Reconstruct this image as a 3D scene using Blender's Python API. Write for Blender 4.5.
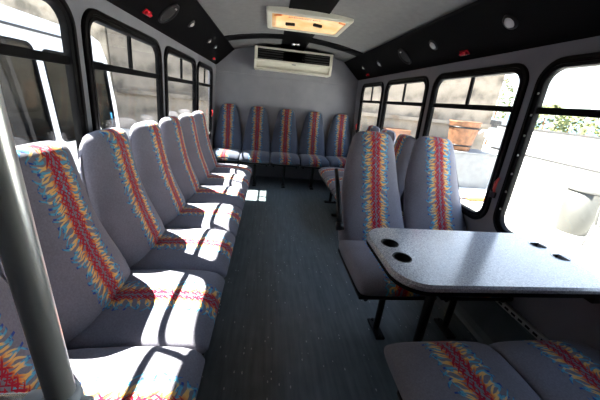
import bpy, bmesh, math, random
from mathutils import Vector, Matrix
random.seed(7)
for o in list(bpy.data.objects): bpy.data.objects.remove(o)
SC = bpy.context.scene
COL = SC.collection
PI = math.pi

# ------------------------------------------------------------------ camera
cd = bpy.data.cameras.new('camera'); cam = bpy.data.objects.new('camera', cd); COL.objects.link(cam)
cd.sensor_fit = 'HORIZONTAL'; cd.sensor_width = 36.0; cd.lens = 278.03 / 600 * 36
cd.clip_start = 0.02; cd.clip_end = 500
def set_cam(pos, yaw, pitch, roll):
    cy, sy, cp, sp = math.cos(yaw), math.sin(yaw), math.cos(pitch), math.sin(pitch)
    F = Vector((sy*cp, cy*cp, -sp)); R = Vector((cy, -sy, 0)); U = R.cross(F)
    c, s = math.cos(roll), math.sin(roll)
    R2 = R*c + U*s; U2 = U*c - R*s
    m = Matrix((R2, U2, -F)).transposed().to_4x4(); m.translation = Vector(pos)
    cam.matrix_world = m
set_cam((-0.2613, 0, 1.2889), 0.1326, 0.3453, 0.0995)
SC.camera = cam

# ------------------------------------------------------------------ world, sun, exposure
SUN_DIR = Vector((0.555, -0.225, -1.0)).normalized()
SUN_E = 22.0
SKY = 1.6
w = bpy.data.worlds.new('sky'); SC.world = w; w.use_nodes = True
nt = w.node_tree; nt.nodes.clear()
tc = nt.nodes.new('ShaderNodeTexCoord'); sx = nt.nodes.new('ShaderNodeSeparateXYZ')
rp = nt.nodes.new('ShaderNodeValToRGB'); bg = nt.nodes.new('ShaderNodeBackground'); wo = nt.nodes.new('ShaderNodeOutputWorld')
nt.links.new(tc.outputs['Generated'], sx.inputs[0]); nt.links.new(sx.outputs['Z'], rp.inputs[0])
rp.color_ramp.elements[0].position = 0.0; rp.color_ramp.elements[0].color = (0.92, 0.95, 1.0, 1)
rp.color_ramp.elements[1].position = 0.7; rp.color_ramp.elements[1].color = (0.50, 0.67, 1.0, 1)
nt.links.new(rp.outputs[0], bg.inputs[0]); bg.inputs[1].default_value = SKY
nt.links.new(bg.outputs[0], wo.inputs[0])
sd = bpy.data.lights.new('sun', 'SUN'); sd.energy = SUN_E; sd.angle = math.radians(0.53); sd.color = (1.0, 0.95, 0.88)
so = bpy.data.objects.new('sun', sd); COL.objects.link(so)
so.rotation_euler = SUN_DIR.to_track_quat('-Z', 'Y').to_euler(); so.location = (-8, 4, 14)
vs = SC.view_settings
vs.view_transform = 'Standard'; vs.look = 'None'; vs.gamma = 1.0; vs.use_curve_mapping = False
vs.exposure = 1.40

# ------------------------------------------------------------------ helpers
def link(name, me, mat=None, parent=None):
    o = bpy.data.objects.new(name, me); COL.objects.link(o)
    if mat is not None: me.materials.append(mat)
    if parent is not None: o.parent = parent
    return o
def obj(name, bm, mat=None, parent=None, smooth=False, recalc=True):
    if recalc: bmesh.ops.recalc_face_normals(bm, faces=bm.faces[:])
    me = bpy.data.meshes.new(name); bm.to_mesh(me); bm.free()
    if smooth:
        for p in me.polygons: p.use_smooth = True
    return link(name, me, mat, parent)
def autosmooth(o, ang=40):
    me = o.data
    for p in me.polygons: p.use_smooth = True
    me.set_sharp_from_angle(angle=math.radians(ang)); return o
def tag(o, label=None, cat=None, group=None, kind=None):
    if label: o['label'] = label
    if cat: o['category'] = cat
    if group: o['group'] = group
    if kind: o['kind'] = kind
    return o
def empty(name, label, cat, loc=(0, 0, 0), rz=0, group=None):
    o = bpy.data.objects.new(name, None); COL.objects.link(o)
    o.empty_display_size = 0.1; o.location = loc; o.rotation_euler = (0, 0, rz)
    return tag(o, label, cat, group)
def struct(o): o['kind'] = 'structure'; return o
def box(bm, x0, x1, y0, y1, z0, z1, bev=0.0, M=None, seg=2):
    r = bmesh.ops.create_cube(bm, size=1.0); vs_ = r['verts']
    for v in vs_:
        v.co = Vector(((x0+x1)/2 + v.co.x*(x1-x0), (y0+y1)/2 + v.co.y*(y1-y0), (z0+z1)/2 + v.co.z*(z1-z0)))
    if bev > 0:
        es = list({e for v in vs_ for e in v.link_edges})
        rr = bmesh.ops.bevel(bm, geom=es, offset=bev, segments=seg, affect='EDGES', profile=0.5)
        vs_ = list({v for v in rr['verts']} | {v for v in vs_ if v.is_valid})
    if M is not None:
        for v in vs_: v.co = M @ v.co
    return vs_
def tube(bm, pts, r, n=12, caps=True):
    pts = [Vector(p) for p in pts]; rings = []
    prev = None
    for i, p in enumerate(pts):
        d = (pts[min(i+1, len(pts)-1)] - pts[max(i-1, 0)]).normalized()
        if prev is None:
            a = Vector((0, 0, 1)) if abs(d.z) < 0.9 else Vector((1, 0, 0))
            u = d.cross(a).normalized()
        else:
            u = (prev - d*prev.dot(d)).normalized()
        prev = u; v = d.cross(u)
        rr = r[i] if isinstance(r, (list, tuple)) else r
        rings.append([bm.verts.new(p + u*math.cos(2*PI*k/n)*rr + v*math.sin(2*PI*k/n)*rr) for k in range(n)])
    for a, b in zip(rings, rings[1:]):
        for k in range(n): bm.faces.new((a[k], a[(k+1) % n], b[(k+1) % n], b[k]))
    if caps: bm.faces.new(rings[0][::-1]); bm.faces.new(rings[-1])
    return rings
def lathe(bm, prof, M=None, n=32):
    # prof: list of (radius, height) around local Z
    M = M or Matrix(); rings = []
    for r, z in prof:
        if r < 1e-6: rings.append([bm.verts.new(M @ Vector((0, 0, z)))])
        else: rings.append([bm.verts.new(M @ Vector((r*math.cos(2*PI*k/n), r*math.sin(2*PI*k/n), z))) for k in range(n)])
    for a, b in zip(rings, rings[1:]):
        for k in range(n):
            k2 = (k+1) % n
            if len(a) == 1 and len(b) == 1: continue
            if len(a) == 1: bm.faces.new((a[0], b[k], b[k2]))
            elif len(b) == 1: bm.faces.new((a[k], a[k2], b[0]))
            else: bm.faces.new((a[k], a[k2], b[k2], b[k]))
def rrect(a0, a1, b0, b1, r, n=7):
    out = []
    for cx, cy, st in ((a1-r, b1-r, 0), (a0+r, b1-r, PI/2), (a0+r, b0+r, PI), (a1-r, b0+r, 3*PI/2)):
        for k in range(n+1):
            t = st + PI/2*k/n; out.append((cx + r*math.cos(t), cy + r*math.sin(t)))
    return out
def fill_with_holes(outer, holes, P, PT=None):
    """flat sheet with holes, mapped by P(a,b); optional back sheet mapped by PT"""
    from mathutils.geometry import tessellate_polygon
    loops = [list(outer)] + [list(h) for h in holes]
    allp = [q for L in loops for q in L]
    tris = tessellate_polygon([[Vector((q[0], q[1], 0)) for q in L] for L in loops])
    bm = bmesh.new()
    F = [bm.verts.new(P(*q)) for q in allp]
    for t in tris:
        if len(set(t)) == 3:
            try: bm.faces.new([F[i] for i in t])
            except ValueError: pass
    if PT:
        B = [bm.verts.new(PT(*q)) for q in allp]
        for t in tris:
            if len(set(t)) == 3:
                try: bm.faces.new([B[i] for i in reversed(t)])
                except ValueError: pass
        s = 0
        for L in loops:
            m = len(L)
            for i in range(m):
                a, b = s+i, s+(i+1) % m
                bm.faces.new((F[a], F[b], B[b], B[a]))
            s += m
    return bm
def ring_loops(loops, close_caps=False):
    """bridge successive closed loops of 3D points"""
    bm = bmesh.new(); R = [[bm.verts.new(p) for p in L] for L in loops]
    n = len(R[0])
    for a, b in zip(R, R[1:]):
        for k in range(n): bm.faces.new((a[k], a[(k+1) % n], b[(k+1) % n], b[k]))
    if close_caps: bm.faces.new(R[0][::-1]); bm.faces.new(R[-1])
    return bm

# ------------------------------------------------------------------ materials
def mat(name):
    m = bpy.data.materials.new(name); m.use_nodes = True
    b = m.node_tree.nodes['Principled BSDF']; return m, m.node_tree, b
def simple(name, col, rough=0.5, metal=0.0, spec=0.5, noise=None, bump=None, coat=0):
    m, t, b = mat(name)
    b.inputs['Base Color'].default_value = (*col, 1); b.inputs['Roughness'].default_value = rough
    b.inputs['Metallic'].default_value = metal; b.inputs['Specular IOR Level'].default_value = spec
    b.inputs['Coat Weight'].default_value = coat
    if noise or bump:
        c = t.nodes.new('ShaderNodeTexCoord')
    if noise:
        sc, amt = noise
        n = t.nodes.new('ShaderNodeTexNoise'); n.inputs['Scale'].default_value = sc; n.inputs['Detail'].default_value = 6
        t.links.new(c.outputs['Object'], n.inputs['Vector'])
        r = t.nodes.new('ShaderNodeValToRGB')
        r.color_ramp.elements[0].position = .3; r.color_ramp.elements[1].position = .7
        r.color_ramp.elements[0].color = tuple(x*(1-amt) for x in col) + (1,)
        r.color_ramp.elements[1].color = tuple(min(1, x*(1+amt)) for x in col) + (1,)
        t.links.new(n.outputs['Fac'], r.inputs[0]); t.links.new(r.outputs[0], b.inputs['Base Color'])
    if bump:
        sc, st, dist = bump
        n = t.nodes.new('ShaderNodeTexNoise'); n.inputs['Scale'].default_value = sc; n.inputs['Detail'].default_value = 4
        t.links.new(c.outputs['Object'], n.inputs['Vector'])
        bu = t.nodes.new('ShaderNodeBump'); bu.inputs['Strength'].default_value = st; bu.inputs['Distance'].default_value = dist
        t.links.new(n.outputs['Fac'], bu.inputs['Height']); t.links.new(bu.outputs[0], b.inputs['Normal'])
    return m

class G:
    """tiny node-graph maths helper"""
    def __init__(s, t): s.t = t
    def put(s, sock, v):
        if isinstance(v, (int, float)): sock.default_value = v
        else: s.t.links.new(v, sock)
    def m(s, op, a, b=None, c=None):
        n = s.t.nodes.new('ShaderNodeMath'); n.operation = op
        s.put(n.inputs[0], a)
        if b is not None: s.put(n.inputs[1], b)
        if c is not None: s.put(n.inputs[2], c)
        return n.outputs[0]
    def xyz(s, a, b, c=0.0):
        n = s.t.nodes.new('ShaderNodeCombineXYZ')
        for i, v in enumerate((a, b, c)): s.put(n.inputs[i], v)
        return n.outputs[0]
    def white(s, vec):
        n = s.t.nodes.new('ShaderNodeTexWhiteNoise'); n.noise_dimensions = '3D'; s.t.links.new(vec, n.inputs['Vector']); return n.outputs['Value']
    def noise(s, vec, sc, det=3):
        n = s.t.nodes.new('ShaderNodeTexNoise'); n.inputs['Scale'].default_value = sc; n.inputs['Detail'].default_value = det
        s.t.links.new(vec, n.inputs['Vector']); return n.outputs['Fac']
    def ramp(s, f, els, interp='LINEAR'):
        n = s.t.nodes.new('ShaderNodeValToRGB'); s.put(n.inputs[0], f); cr = n.color_ramp; cr.interpolation = interp
        while len(cr.elements) < len(els): cr.elements.new(0.5)
        for e, (p, c) in zip(cr.elements, els): e.position = p; e.color = (*c, 1)
        return n.outputs[0]
    def mix(s, f, a, b):
        n = s.t.nodes.new('ShaderNodeMix'); n.data_type = 'RGBA'
        s.put(n.inputs['Factor'], f)
        for sock, v in ((n.inputs[6], a), (n.inputs[7], b)):
            if isinstance(v, tuple): sock.default_value = (*v, 1)
            else: s.t.links.new(v, sock)
        return n.outputs[2]

RED = (0.40, 0.008, 0.03); DRED = (0.22, 0.008, 0.025); ORG = (0.72, 0.20, 0.05); YEL = (0.85, 0.50, 0.15)
CYA = (0.10, 0.38, 0.55); BLU = (0.03, 0.07, 0.30)
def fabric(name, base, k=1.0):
    m, t, b = mat(name); g = G(t)
    uv = t.nodes.new('ShaderNodeUVMap'); uv.uv_map = 'UVMap'
    s = t.nodes.new('ShaderNodeSeparateXYZ'); t.links.new(uv.outputs[0], s.inputs[0]); u, v = s.outputs[0], s.outputs[1]
    au = g.m('ABSOLUTE', u); sd_ = g.m('SIGN', u)
    tcn = t.nodes.new('ShaderNodeTexCoord'); oc = tcn.outputs['Object']
    wob = g.m('MULTIPLY', g.m('SUBTRACT', g.noise(g.xyz(u, v), 14, 2), 0.5), 0.035)
    big = g.noise(oc, 5, 4); fine = g.noise(oc, 160, 2)
    shade = g.m('ADD', g.m('MULTIPLY', big, 0.5), g.m('MULTIPLY', fine, 0.5))
    col = g.ramp(shade, [(0.3, tuple(c*0.78 for c in base)), (0.7, tuple(c*1.2 for c in base))])
    def layer(col, slope, curve, P, duty, e0, e1, start, stops, seed, cross=False):
        ua = u if cross else au
        tt = g.m('ADD', g.m('ADD', v, g.m('MULTIPLY', ua, slope)), g.m('MULTIPLY', g.m('MULTIPLY', au, au), curve))
        tt = g.m('ADD', g.m('ADD', tt, wob), g.m('MULTIPLY', sd_, 0.0 if cross else P*0.23))
        q = g.m('DIVIDE', tt, P); i = g.m('FLOOR', q); fr = g.m('SUBTRACT', q, i)
        r1 = g.white(g.xyz(i, 0.0 if cross else sd_, seed)); r2 = g.white(g.xyz(i, 0.0 if cross else sd_, seed+3.7))
        ext = g.m('ADD', e0, g.m('MULTIPLY', r1, e1)); st = g.m('MULTIPLY', r2, start)
        k = g.m('MULTIPLY', g.m('LESS_THAN', fr, duty), g.m('LESS_THAN', au, ext))
        k = g.m('MULTIPLY', k, g.m('GREATER_THAN', au, st))
        return g.mix(k, col, g.ramp(g.m('DIVIDE', au, ext), stops))
    def sc(st): return [(p, tuple(x*k for x in c)) for p, c in st]
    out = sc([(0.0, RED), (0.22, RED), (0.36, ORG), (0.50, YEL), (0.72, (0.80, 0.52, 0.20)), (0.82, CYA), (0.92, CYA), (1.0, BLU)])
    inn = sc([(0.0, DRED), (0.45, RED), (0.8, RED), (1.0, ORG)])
    dots = [(0.0, BLU), (1.0, BLU)]
    col = layer(col, 0.5, -4.0, 0.041, 0.20, 0.074, 0.022, 0.05, sc([(0, CYA), (0.8, CYA), (0.9, BLU), (1.0, BLU)]), 1.3)
    col = layer(col, 2.2, -16.0, 0.038, 0.20, 0.068, 0.036, 0.012, out, 3.1)
    col = layer(col, -0.7, 11.0, 0.030, 0.24, 0.066, 0.034, 0.015, out, 5.1)
    col = layer(col, 1.3, -11.0, 0.034, 0.22, 0.060, 0.038, 0.015, out, 9.7)
    col = layer(col, 1.1, 0.0, 0.021, 0.34, 0.022, 0.022, 0.006, inn, 13.9, True)
    col = layer(col, -1.3, 0.0, 0.025, 0.34, 0.022, 0.020, 0.008, sc([(0, RED), (0.8, RED), (1, ORG)]), 17.3, True)
    t.links.new(col, b.inputs['Base Color']); b.inputs['Roughness'].default_value = 0.95
    b.inputs['Specular IOR Level'].default_value = 0.15
    b.inputs['Sheen Weight'].default_value = 0.15; b.inputs['Sheen Roughness'].default_value = 0.5
    bu = t.nodes.new('ShaderNodeBump'); bu.inputs['Strength'].default_value = 0.35; bu.inputs['Distance'].default_value = 0.004
    t.links.new(shade, bu.inputs['Height']); t.links.new(bu.outputs[0], b.inputs['Normal'])
    return m

def glass_mat(name, tint, refl=0.06):
    m = bpy.data.materials.new(name); m.use_nodes = True; t = m.node_tree; t.nodes.clear()
    o = t.nodes.new('ShaderNodeOutputMaterial'); mx = t.nodes.new('ShaderNodeMixShader')
    tr = t.nodes.new('ShaderNodeBsdfTransparent'); gl = t.nodes.new('ShaderNodeBsdfGlossy'); fr = t.nodes.new('ShaderNodeLayerWeight'); g = G(t)
    tr.inputs[0].default_value = (*tint, 1); gl.inputs['Roughness'].default_value = 0.0; 
    f = g.m('ADD', g.m('MULTIPLY', g.m('POWER', fr.outputs['Facing'], 4.0), 0.35), refl*0.4)
    t.links.new(f, mx.inputs[0]); t.links.new(tr.outputs[0], mx.inputs[1]); t.links.new(gl.outputs[0], mx.inputs[2])
    t.links.new(mx.outputs[0], o.inputs[0]); return m

M_velour = fabric('striped_velour', (0.205, 0.20, 0.238))
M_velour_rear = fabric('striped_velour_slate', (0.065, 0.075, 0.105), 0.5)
M_carpet = simple('wall_carpet', (0.245, 0.245, 0.27), 0.97, spec=0.1, noise=(6, 0.06), bump=(160, 0.12, 0.002))
M_ceil = simple('ceiling_carpet', (0.20, 0.20, 0.198), 0.97, spec=0.1, noise=(20, 0.06), bump=(220, 0.3, 0.003))
M_black = simple('black_panel', (0.0035, 0.0035, 0.004), 0.65, spec=0.05)
M_rubber = simple('black_rubber', (0.0035, 0.0035, 0.004), 0.42, spec=0.10)
M_bmetal = simple('black_metal', (0.005, 0.005, 0.006), 0.4, spec=0.25)
M_chrome = simple('chrome', (0.80, 0.81, 0.80), 0.26, 1.0)
M_louvre = simple('dark_grey_louvre', (0.03, 0.03, 0.03), 0.5)
M_pole = simple('satin_steel_tube', (0.88, 0.90, 0.87), 0.30, 0.6)
M_alu = simple('aluminium', (0.62, 0.63, 0.62), 0.35, 1.0)
M_cream = simple('cream_plastic', (0.66, 0.64, 0.54), 0.45)
M_bluegrey = simple('pale_blue_plastic', (0.58, 0.65, 0.72), 0.4)
M_redlamp = simple('red_lens', (0.55, 0.01, 0.02), 0.2, coat=0.5)
M_lens = simple('frosted_lens', (0.55, 0.55, 0.53), 0.3, coat=0.3)
M_redplastic = simple('red_plastic', (0.5, 0.02, 0.02), 0.4)
M_dark = simple('dark_recess', (0.006, 0.006, 0.007), 0.7)
M_cupdark = simple('cup_well', (0.01, 0.01, 0.011), 0.6)
M_glass = glass_mat('clear_window_glass', (0.95, 0.965, 0.955))
M_vglass = glass_mat('tinted_van_glass', (0.26, 0.26, 0.25), 0.09)

def floor_mat():
    m, t, b = mat('slate_vinyl_floor'); g = G(t)
    tcn = t.nodes.new('ShaderNodeTexCoord'); mp = t.nodes.new('ShaderNodeMapping'); mp.inputs['Scale'].default_value = (26, 2.2, 1)
    t.links.new(tcn.outputs['Object'], mp.inputs['Vector'])
    st = g.noise(mp.outputs[0], 1.6, 5); fl = g.noise(tcn.outputs['Object'], 9, 5)
    k = g.m('ADD', g.m('MULTIPLY', st, 0.6), g.m('MULTIPLY', fl, 0.4))
    col = g.ramp(k, [(0.3, (0.075, 0.098, 0.108)), (0.5, (0.118, 0.146, 0.158)), (0.72, (0.175, 0.205, 0.215))])
    mp2 = t.nodes.new('ShaderNodeMapping'); mp2.inputs['Scale'].default_value = (55, 22, 1)
    t.links.new(tcn.outputs['Object'], mp2.inputs['Vector'])
    vo = t.nodes.new('ShaderNodeTexVoronoi'); vo.inputs['Scale'].default_value = 1.0; t.links.new(mp2.outputs[0], vo.inputs['Vector'])
    cs = t.nodes.new('ShaderNodeSeparateColor'); t.links.new(vo.outputs['Color'], cs.inputs[0])
    speck = g.m('MULTIPLY', g.m('LESS_THAN', vo.outputs['Distance'], 0.16), g.m('GREATER_THAN', cs.outputs[0], 0.80))
    col = g.mix(speck, col, (0.48, 0.50, 0.50))
    t.links.new(col, b.inputs['Base Color'])
    t.links.new(g.ramp(fl, [(0.3, (0.34,)*3), (0.7, (0.5,)*3)]), b.inputs['Roughness'])
    b.inputs['Specular IOR Level'].default_value = 0.5
    bu = t.nodes.new('ShaderNodeBump'); bu.inputs['Strength'].default_value = 0.15; bu.inputs['Distance'].default_value = 0.002
    t.links.new(st, bu.inputs['Height']); t.links.new(bu.outputs[0], b.inputs['Normal'])
    return m
M_floor = floor_mat()
def laminate_mat():
    m, t, b = mat('speckled_grey_laminate'); g = G(t)
    tcn = t.nodes.new('ShaderNodeTexCoord')
    n1 = g.noise(tcn.outputs['Object'], 320, 2); n2 = g.noise(tcn.outputs['Object'], 140, 2)
    k = g.m('ADD', g.m('MULTIPLY', n1, 0.6), g.m('MULTIPLY', n2, 0.4))
    t.links.new(g.ramp(k, [(0.36, (0.24, 0.25, 0.27)), (0.5, (0.44, 0.45, 0.48)), (0.62, (0.68, 0.69, 0.71))]), b.inputs['Base Color'])
    b.inputs['Roughness'].default_value = 0.24; b.inputs['Specular IOR Level'].default_value = 0.8
    b.inputs['Coat Weight'].default_value = 0.4; b.inputs['Coat Roughness'].default_value = 0.15
    return m
M_lam = laminate_mat()
def hatch_mat():
    m = bpy.data.materials.new('translucent_hatch_plastic'); m.use_nodes = True; t = m.node_tree; t.nodes.clear(); g = G(t)
    o = t.nodes.new('ShaderNodeOutputMaterial'); ad = t.nodes.new('ShaderNodeMixShader'); ad.inputs[0].default_value = 0.036
    tr = t.nodes.new('ShaderNodeBsdfTranslucent'); df = t.nodes.new('ShaderNodeBsdfDiffuse')
    tcn = t.nodes.new('ShaderNodeTexCoord'); n = g.noise(tcn.outputs['Object'], 4, 3)
    c = g.ramp(n, [(0.35, (0.85, 0.45, 0.17)), (0.65, (0.93, 0.64, 0.38))])
    t.links.new(c, tr.inputs[0]); t.links.new(c, df.inputs[0])
    t.links.new(df.outputs[0], ad.inputs[1]); t.links.new(tr.outputs[0], ad.inputs[2]); t.links.new(ad.outputs[0], o.inputs[0]); return m
M_hatch = hatch_mat()
def concrete_mat(name, base, warm):
    m, t, b = mat(name); g = G(t)
    tcn = t.nodes.new('ShaderNodeTexCoord'); oc = tcn.outputs['Object']
    wv = t.nodes.new('ShaderNodeTexWave'); wv.wave_type = 'RINGS'; wv.inputs['Scale'].default_value = 0.55; wv.inputs['Distortion'].default_value = 7
    wv.inputs['Detail'].default_value = 3; t.links.new(oc, wv.inputs['Vector'])
    n = g.noise(oc, 1.1, 7); n2 = g.noise(oc, 3.5, 6)
    k = g.m('ADD', g.m('MULTIPLY', n, 0.45), g.m('ADD', g.m('MULTIPLY', wv.outputs['Fac'], 0.13), g.m('MULTIPLY', n2, 0.42)))
    col = g.ramp(k, [(0.36, tuple(c*0.45 for c in base)), (0.48, base), (0.66, tuple(min(1, c*1.35) for c in base))])
    rust = g.ramp(g.noise(oc, 2.3, 6), [(0.60, (0, 0, 0)), (0.72, (1, 1, 1))])
    col = g.mix(g.m('MULTIPLY', rust, 0.55), col, warm)
    t.links.new(col, b.inputs['Base Color']); b.inputs['Roughness'].default_value = 0.95
    return m
M_conc = concrete_mat('stained_concrete', (0.44, 0.37, 0.28), (0.19, 0.12, 0.065))
M_conc2 = concrete_mat('weathered_plaster', (0.25, 0.21, 0.165), (0.19, 0.105, 0.05))
M_ground = simple('pale_yard_concrete', (0.50, 0.49, 0.46), 0.95, noise=(1.2, 0.15))
M_white = simple('white_paint', (0.82, 0.83, 0.84), 0.4)
M_fence = simple('white_fence_paint', (0.80, 0.80, 0.78), 0.7, noise=(2, 0.04))
M_greyline = simple('dark_rail_paint', (0.05, 0.05, 0.05), 0.6)
M_block = simple('grey_block', (0.17, 0.175, 0.18), 0.9, noise=(5, 0.15))
M_wood = simple('brown_wood', (0.17, 0.075, 0.035), 0.7, noise=(9, 0.4))
M_leaf = simple('foliage', (0.12, 0.135, 0.045), 0.8, noise=(3, 0.4))
M_hill = simple('distant_hill', (0.16, 0.20, 0.17), 1.0, noise=(0.2, 0.2))
M_bluewall = simple('pale_blue_paint', (0.09, 0.19, 0.28), 0.7)
M_bin = simple('grey_bin_plastic', (0.06, 0.06, 0.054), 0.55)
M_chair = simple('white_plastic_chair', (0.13, 0.13, 0.125), 0.45)
M_bottle = simple('blue_bottle', (0.10, 0.45, 0.80), 0.3)
M_orange = simple('orange_plastic', (0.75, 0.22, 0.05), 0.4)
M_text = simple('red_print', (0.50, 0.03, 0.03), 0.6)
M_logo = simple('grey_emblem', (0.25, 0.25, 0.25), 0.4)

# ------------------------------------------------------------------ room shell
HW, LEAN = 1.12, 0.0344
Y0, Y1 = -0.75, 4.63
def wallP(side):
    # (y, z, d): d = distance inwards from the wall surface
    return lambda y, z, d=0.0: Vector((side*(HW - LEAN*(z-0.7) - d), y, z))
bm = bmesh.new(); box(bm, -1.2, 1.2, Y0-.1, Y1+.1, -0.12, 0.0); struct(obj('floor', bm, M_floor))

WIN = [(0.50, 1.42), (1.475, 2.40), (2.475, 3.435), (3.505, 4.36)]
WINL = WIN; WINR = [(0.60, 1.42)] + WIN[1:]
WZ0, WZ1 = 0.65, 1.59
for side, nm in ((-1, 'left'), (1, 'right')):
    P = wallP(side)
    outer = [(Y0, -0.02), (Y1+.05, -0.02), (Y1+.05, 1.98), (Y0, 1.98)]
    holes = [rrect(a+.022, b-.022, WZ0+.022, WZ1-.022, 0.10) for a, b in (WINL if side < 0 else WINR)]
    bm = fill_with_holes(outer, holes, lambda y, z: P(y, z, 0), PT=lambda y, z: P(y, z, -0.022))
    struct(obj('wall_'+nm, bm, M_carpet))
# end walls
bm = bmesh.new(); box(bm, -1.2, 1.2, Y1, Y1+.06, -.02, 2.06); struct(obj('wall_back', bm, M_carpet))
bm = bmesh.new(); box(bm, -1.2, 1.2, Y0-.06, Y0, -.02, 2.06); struct(obj('wall_front_light_block', bm, M_carpet))  # unseen closed end, added behind the camera to keep front daylight out
bm = bmesh.new(); box(bm, -1.06, 1.06, Y1-.012, Y1-.001, 1.555, 1.575, .003); struct(obj('trim_1', bm, M_carpet))
# crowned ceiling with the roof-hatch opening
def cz(x): return 1.985 - 0.095*(x/0.82)**2
HX0, HX1, HY0, HY1 = -0.30, 0.365, 2.69, 3.245
xs = [-1.12, -.95, -.8, -.65, -.5, -.4, HX0, -.2, -.1, 0, .1, .2, .3, HX1, .5, .65, .8, .95, 1.12]
ys = [Y0-.02, HY0, HY1, Y1+.02]
bm = bmesh.new()
for off in (0, .06):
    gv = {(i, j): bm.verts.new((x, y, cz(x)+off)) for i, x in enumerate(xs) for j, y in enumerate(ys)}
    for i in range(len(xs)-1):
        for j in range(3):
            if j == 1 and HX0-1e-6 <= xs[i] and xs[i+1] <= HX1+1e-6: continue
            bm.faces.new((gv[i, j], gv[i+1, j], gv[i+1, j+1], gv[i, j+1]))
    if off == 0: g0 = gv
i0, i1 = xs.index(HX0), xs.index(HX1)
loop = [(i, 1) for i in range(i0, i1+1)] + [(i, 2) for i in range(i1, i0-1, -1)]
for a, b in zip(loop, loop[1:]+loop[:1]): bm.faces.new((g0[a], g0[b], gv[b], gv[a]))
struct(obj('ceiling', bm, M_ceil, smooth=False))
# black centre strip and curved rib on the ceiling
def ceil_strip(name, x0, x1, y0, y1):
    bm = bmesh.new(); L = []
    n = 24
    for k in range(n+1):
        x = x0 + (x1-x0)*k/n
        L.append([bm.verts.new((x, y, cz(x)-dz)) for y, dz in ((y0, -.002), (y0, .008), (y1, .008), (y1, -.002))])
    for a, b in zip(L, L[1:]):
        for q in range(4): bm.faces.new((a[q], a[(q+1) % 4], b[(q+1) % 4], b[q]))
    bm.faces.new(L[0]); bm.faces.new(L[-1][::-1])
    return struct(obj(name, bm, M_black))
ceil_strip('trim_2', -0.155, 0.185, Y0, 2.65); ceil_strip('trim_3', -0.155, 0.185, 3.31, Y1)
ceil_strip('trim_4', -0.93, 0.93, 3.70, 3.96)
# vinyl cove and seat track along the lower right wall
for side, nm in ((1, 'trim_5'), (-1, 'trim_6')):
    P = wallP(side); bm = bmesh.new()
    sec = [(0.0, 0.06), (0.02, 0.045), (0.06, 0.03), (0.27, 0.018), (0.285, 0.0), (0.0, 0.0)]
    L = [[bm.verts.new(P(y, z, d)) for z, d in sec] for y in (Y0, Y1)]
    for q in range(len(sec)): bm.faces.new((L[0][q], L[0][(q+1) % len(sec)], L[1][(q+1) % len(sec)], L[1][q]))
    struct(obj(nm, bm, M_floor))
    tr = bmesh.new()
    M = Matrix.Translation(P(0, 0.30, 0)); 
    x0, x1 = sorted((0.0, -side*0.022))
    box(tr, x0, x1, Y0+.1, 3.95, -0.016, 0.016, .003, M)
    t_ = obj('seat_track', tr, M_alu)
    tag(t_, 'long aluminium seat track with slots along the lower %s wall' % ('right' if side > 0 else 'left'), 'rail')
    sl = bmesh.new()
    for k in range(90):
        y = Y0+.2 + k*.045
        box(sl, *sorted((-side*0.0215, -side*0.0235)), y, y+.026, -.006, .006, 0, M)
    obj('slot', sl, M_dark, t_)['kind'] = 'stuff'

# windows
def window(n, side, a, b):
    P = wallP(side)
    def loop(ins, d, r): return [P(y, z, d) for y, z in rrect(a+ins, b-ins, WZ0+ins, WZ1-ins, r, 8)]
    prof = [(0.0, -.0, .115), (0.0, .012, .115), (.004, .016, .112), (.020, .016, .098), (.023, .009, .095), (.028, .009, .09),
            (.031, .014, .088), (.046, .012, .075), (.050, .004, .072), (.050, -.018, .072), (.010, -.030, .11), (.010, -.024, .11), (.024, -.022, .10), (.024, -.0, .10)]
    bm = ring_loops([loop(i, d, r) for i, d, r in prof] + [loop(*prof[0])])
    bmesh.ops.remove_doubles(bm, verts=bm.verts[:], dist=1e-5)
    fr = autosmooth(obj('window_%d' % n, bm, M_rubber), 35); struct(fr)
    g = bmesh.new(); 
    L = [P(y, z, -.007) for y, z in rrect(a+.045, b-.045, WZ0+.045, WZ1-.045, .07, 8)]
    L2 = [P(y, z, -.012) for y, z in rrect(a+.045, b-.045, WZ0+.045, WZ1-.045, .07, 8)]
    g.free(); g = ring_loops([L, L2], True)
    gl = obj('glass_pane', g, M_glass, fr)
    def bar(y0, y1, z0, z1, d0, d1, nm, m):
        q = bmesh.new()
        vs_ = [q.verts.new(P(y, z, d)) for y in (y0, y1) for z in (z0, z1) for d in (d0, d1)]
        for f in ((0, 1, 3, 2), (4, 6, 7, 5), (0, 4, 5, 1), (2, 3, 7, 6), (0, 2, 6, 4), (1, 5, 7, 3)): q.faces.new([vs_[i] for i in f])
        bmesh.ops.bevel(q, geom=q.edges[:], offset=.003, segments=2, affect='EDGES')
        return obj(nm, q, m, fr)
    bar(a+.048, b-.048, 1.333, 1.366, -.012, .001, 'window_rail', M_rubber)
    mid = (a+b)/2
    bar(mid-.014, mid+.014, 1.366, WZ1-.048, -.016, .000, 'mullion', M_rubber)
    if n == 5:
        for k in range(7):
            q = bmesh.new(); M = Matrix.Translation(P(b-.037, .80+k*.105, .011)) @ Matrix.Rotation(-side*PI/2, 4, 'Y')
            lathe(q, [(.006, 0), (.006, .003), (.004, .0045), (0, .005)], M, 12); obj('screw', q, M_alu, fr, True)
    return fr
for i, (a, b) in enumerate(WIN): window(i+1, -1, a, b)
for i, (a, b) in enumerate(WINR): window(i+5, 1, a, b)

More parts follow.
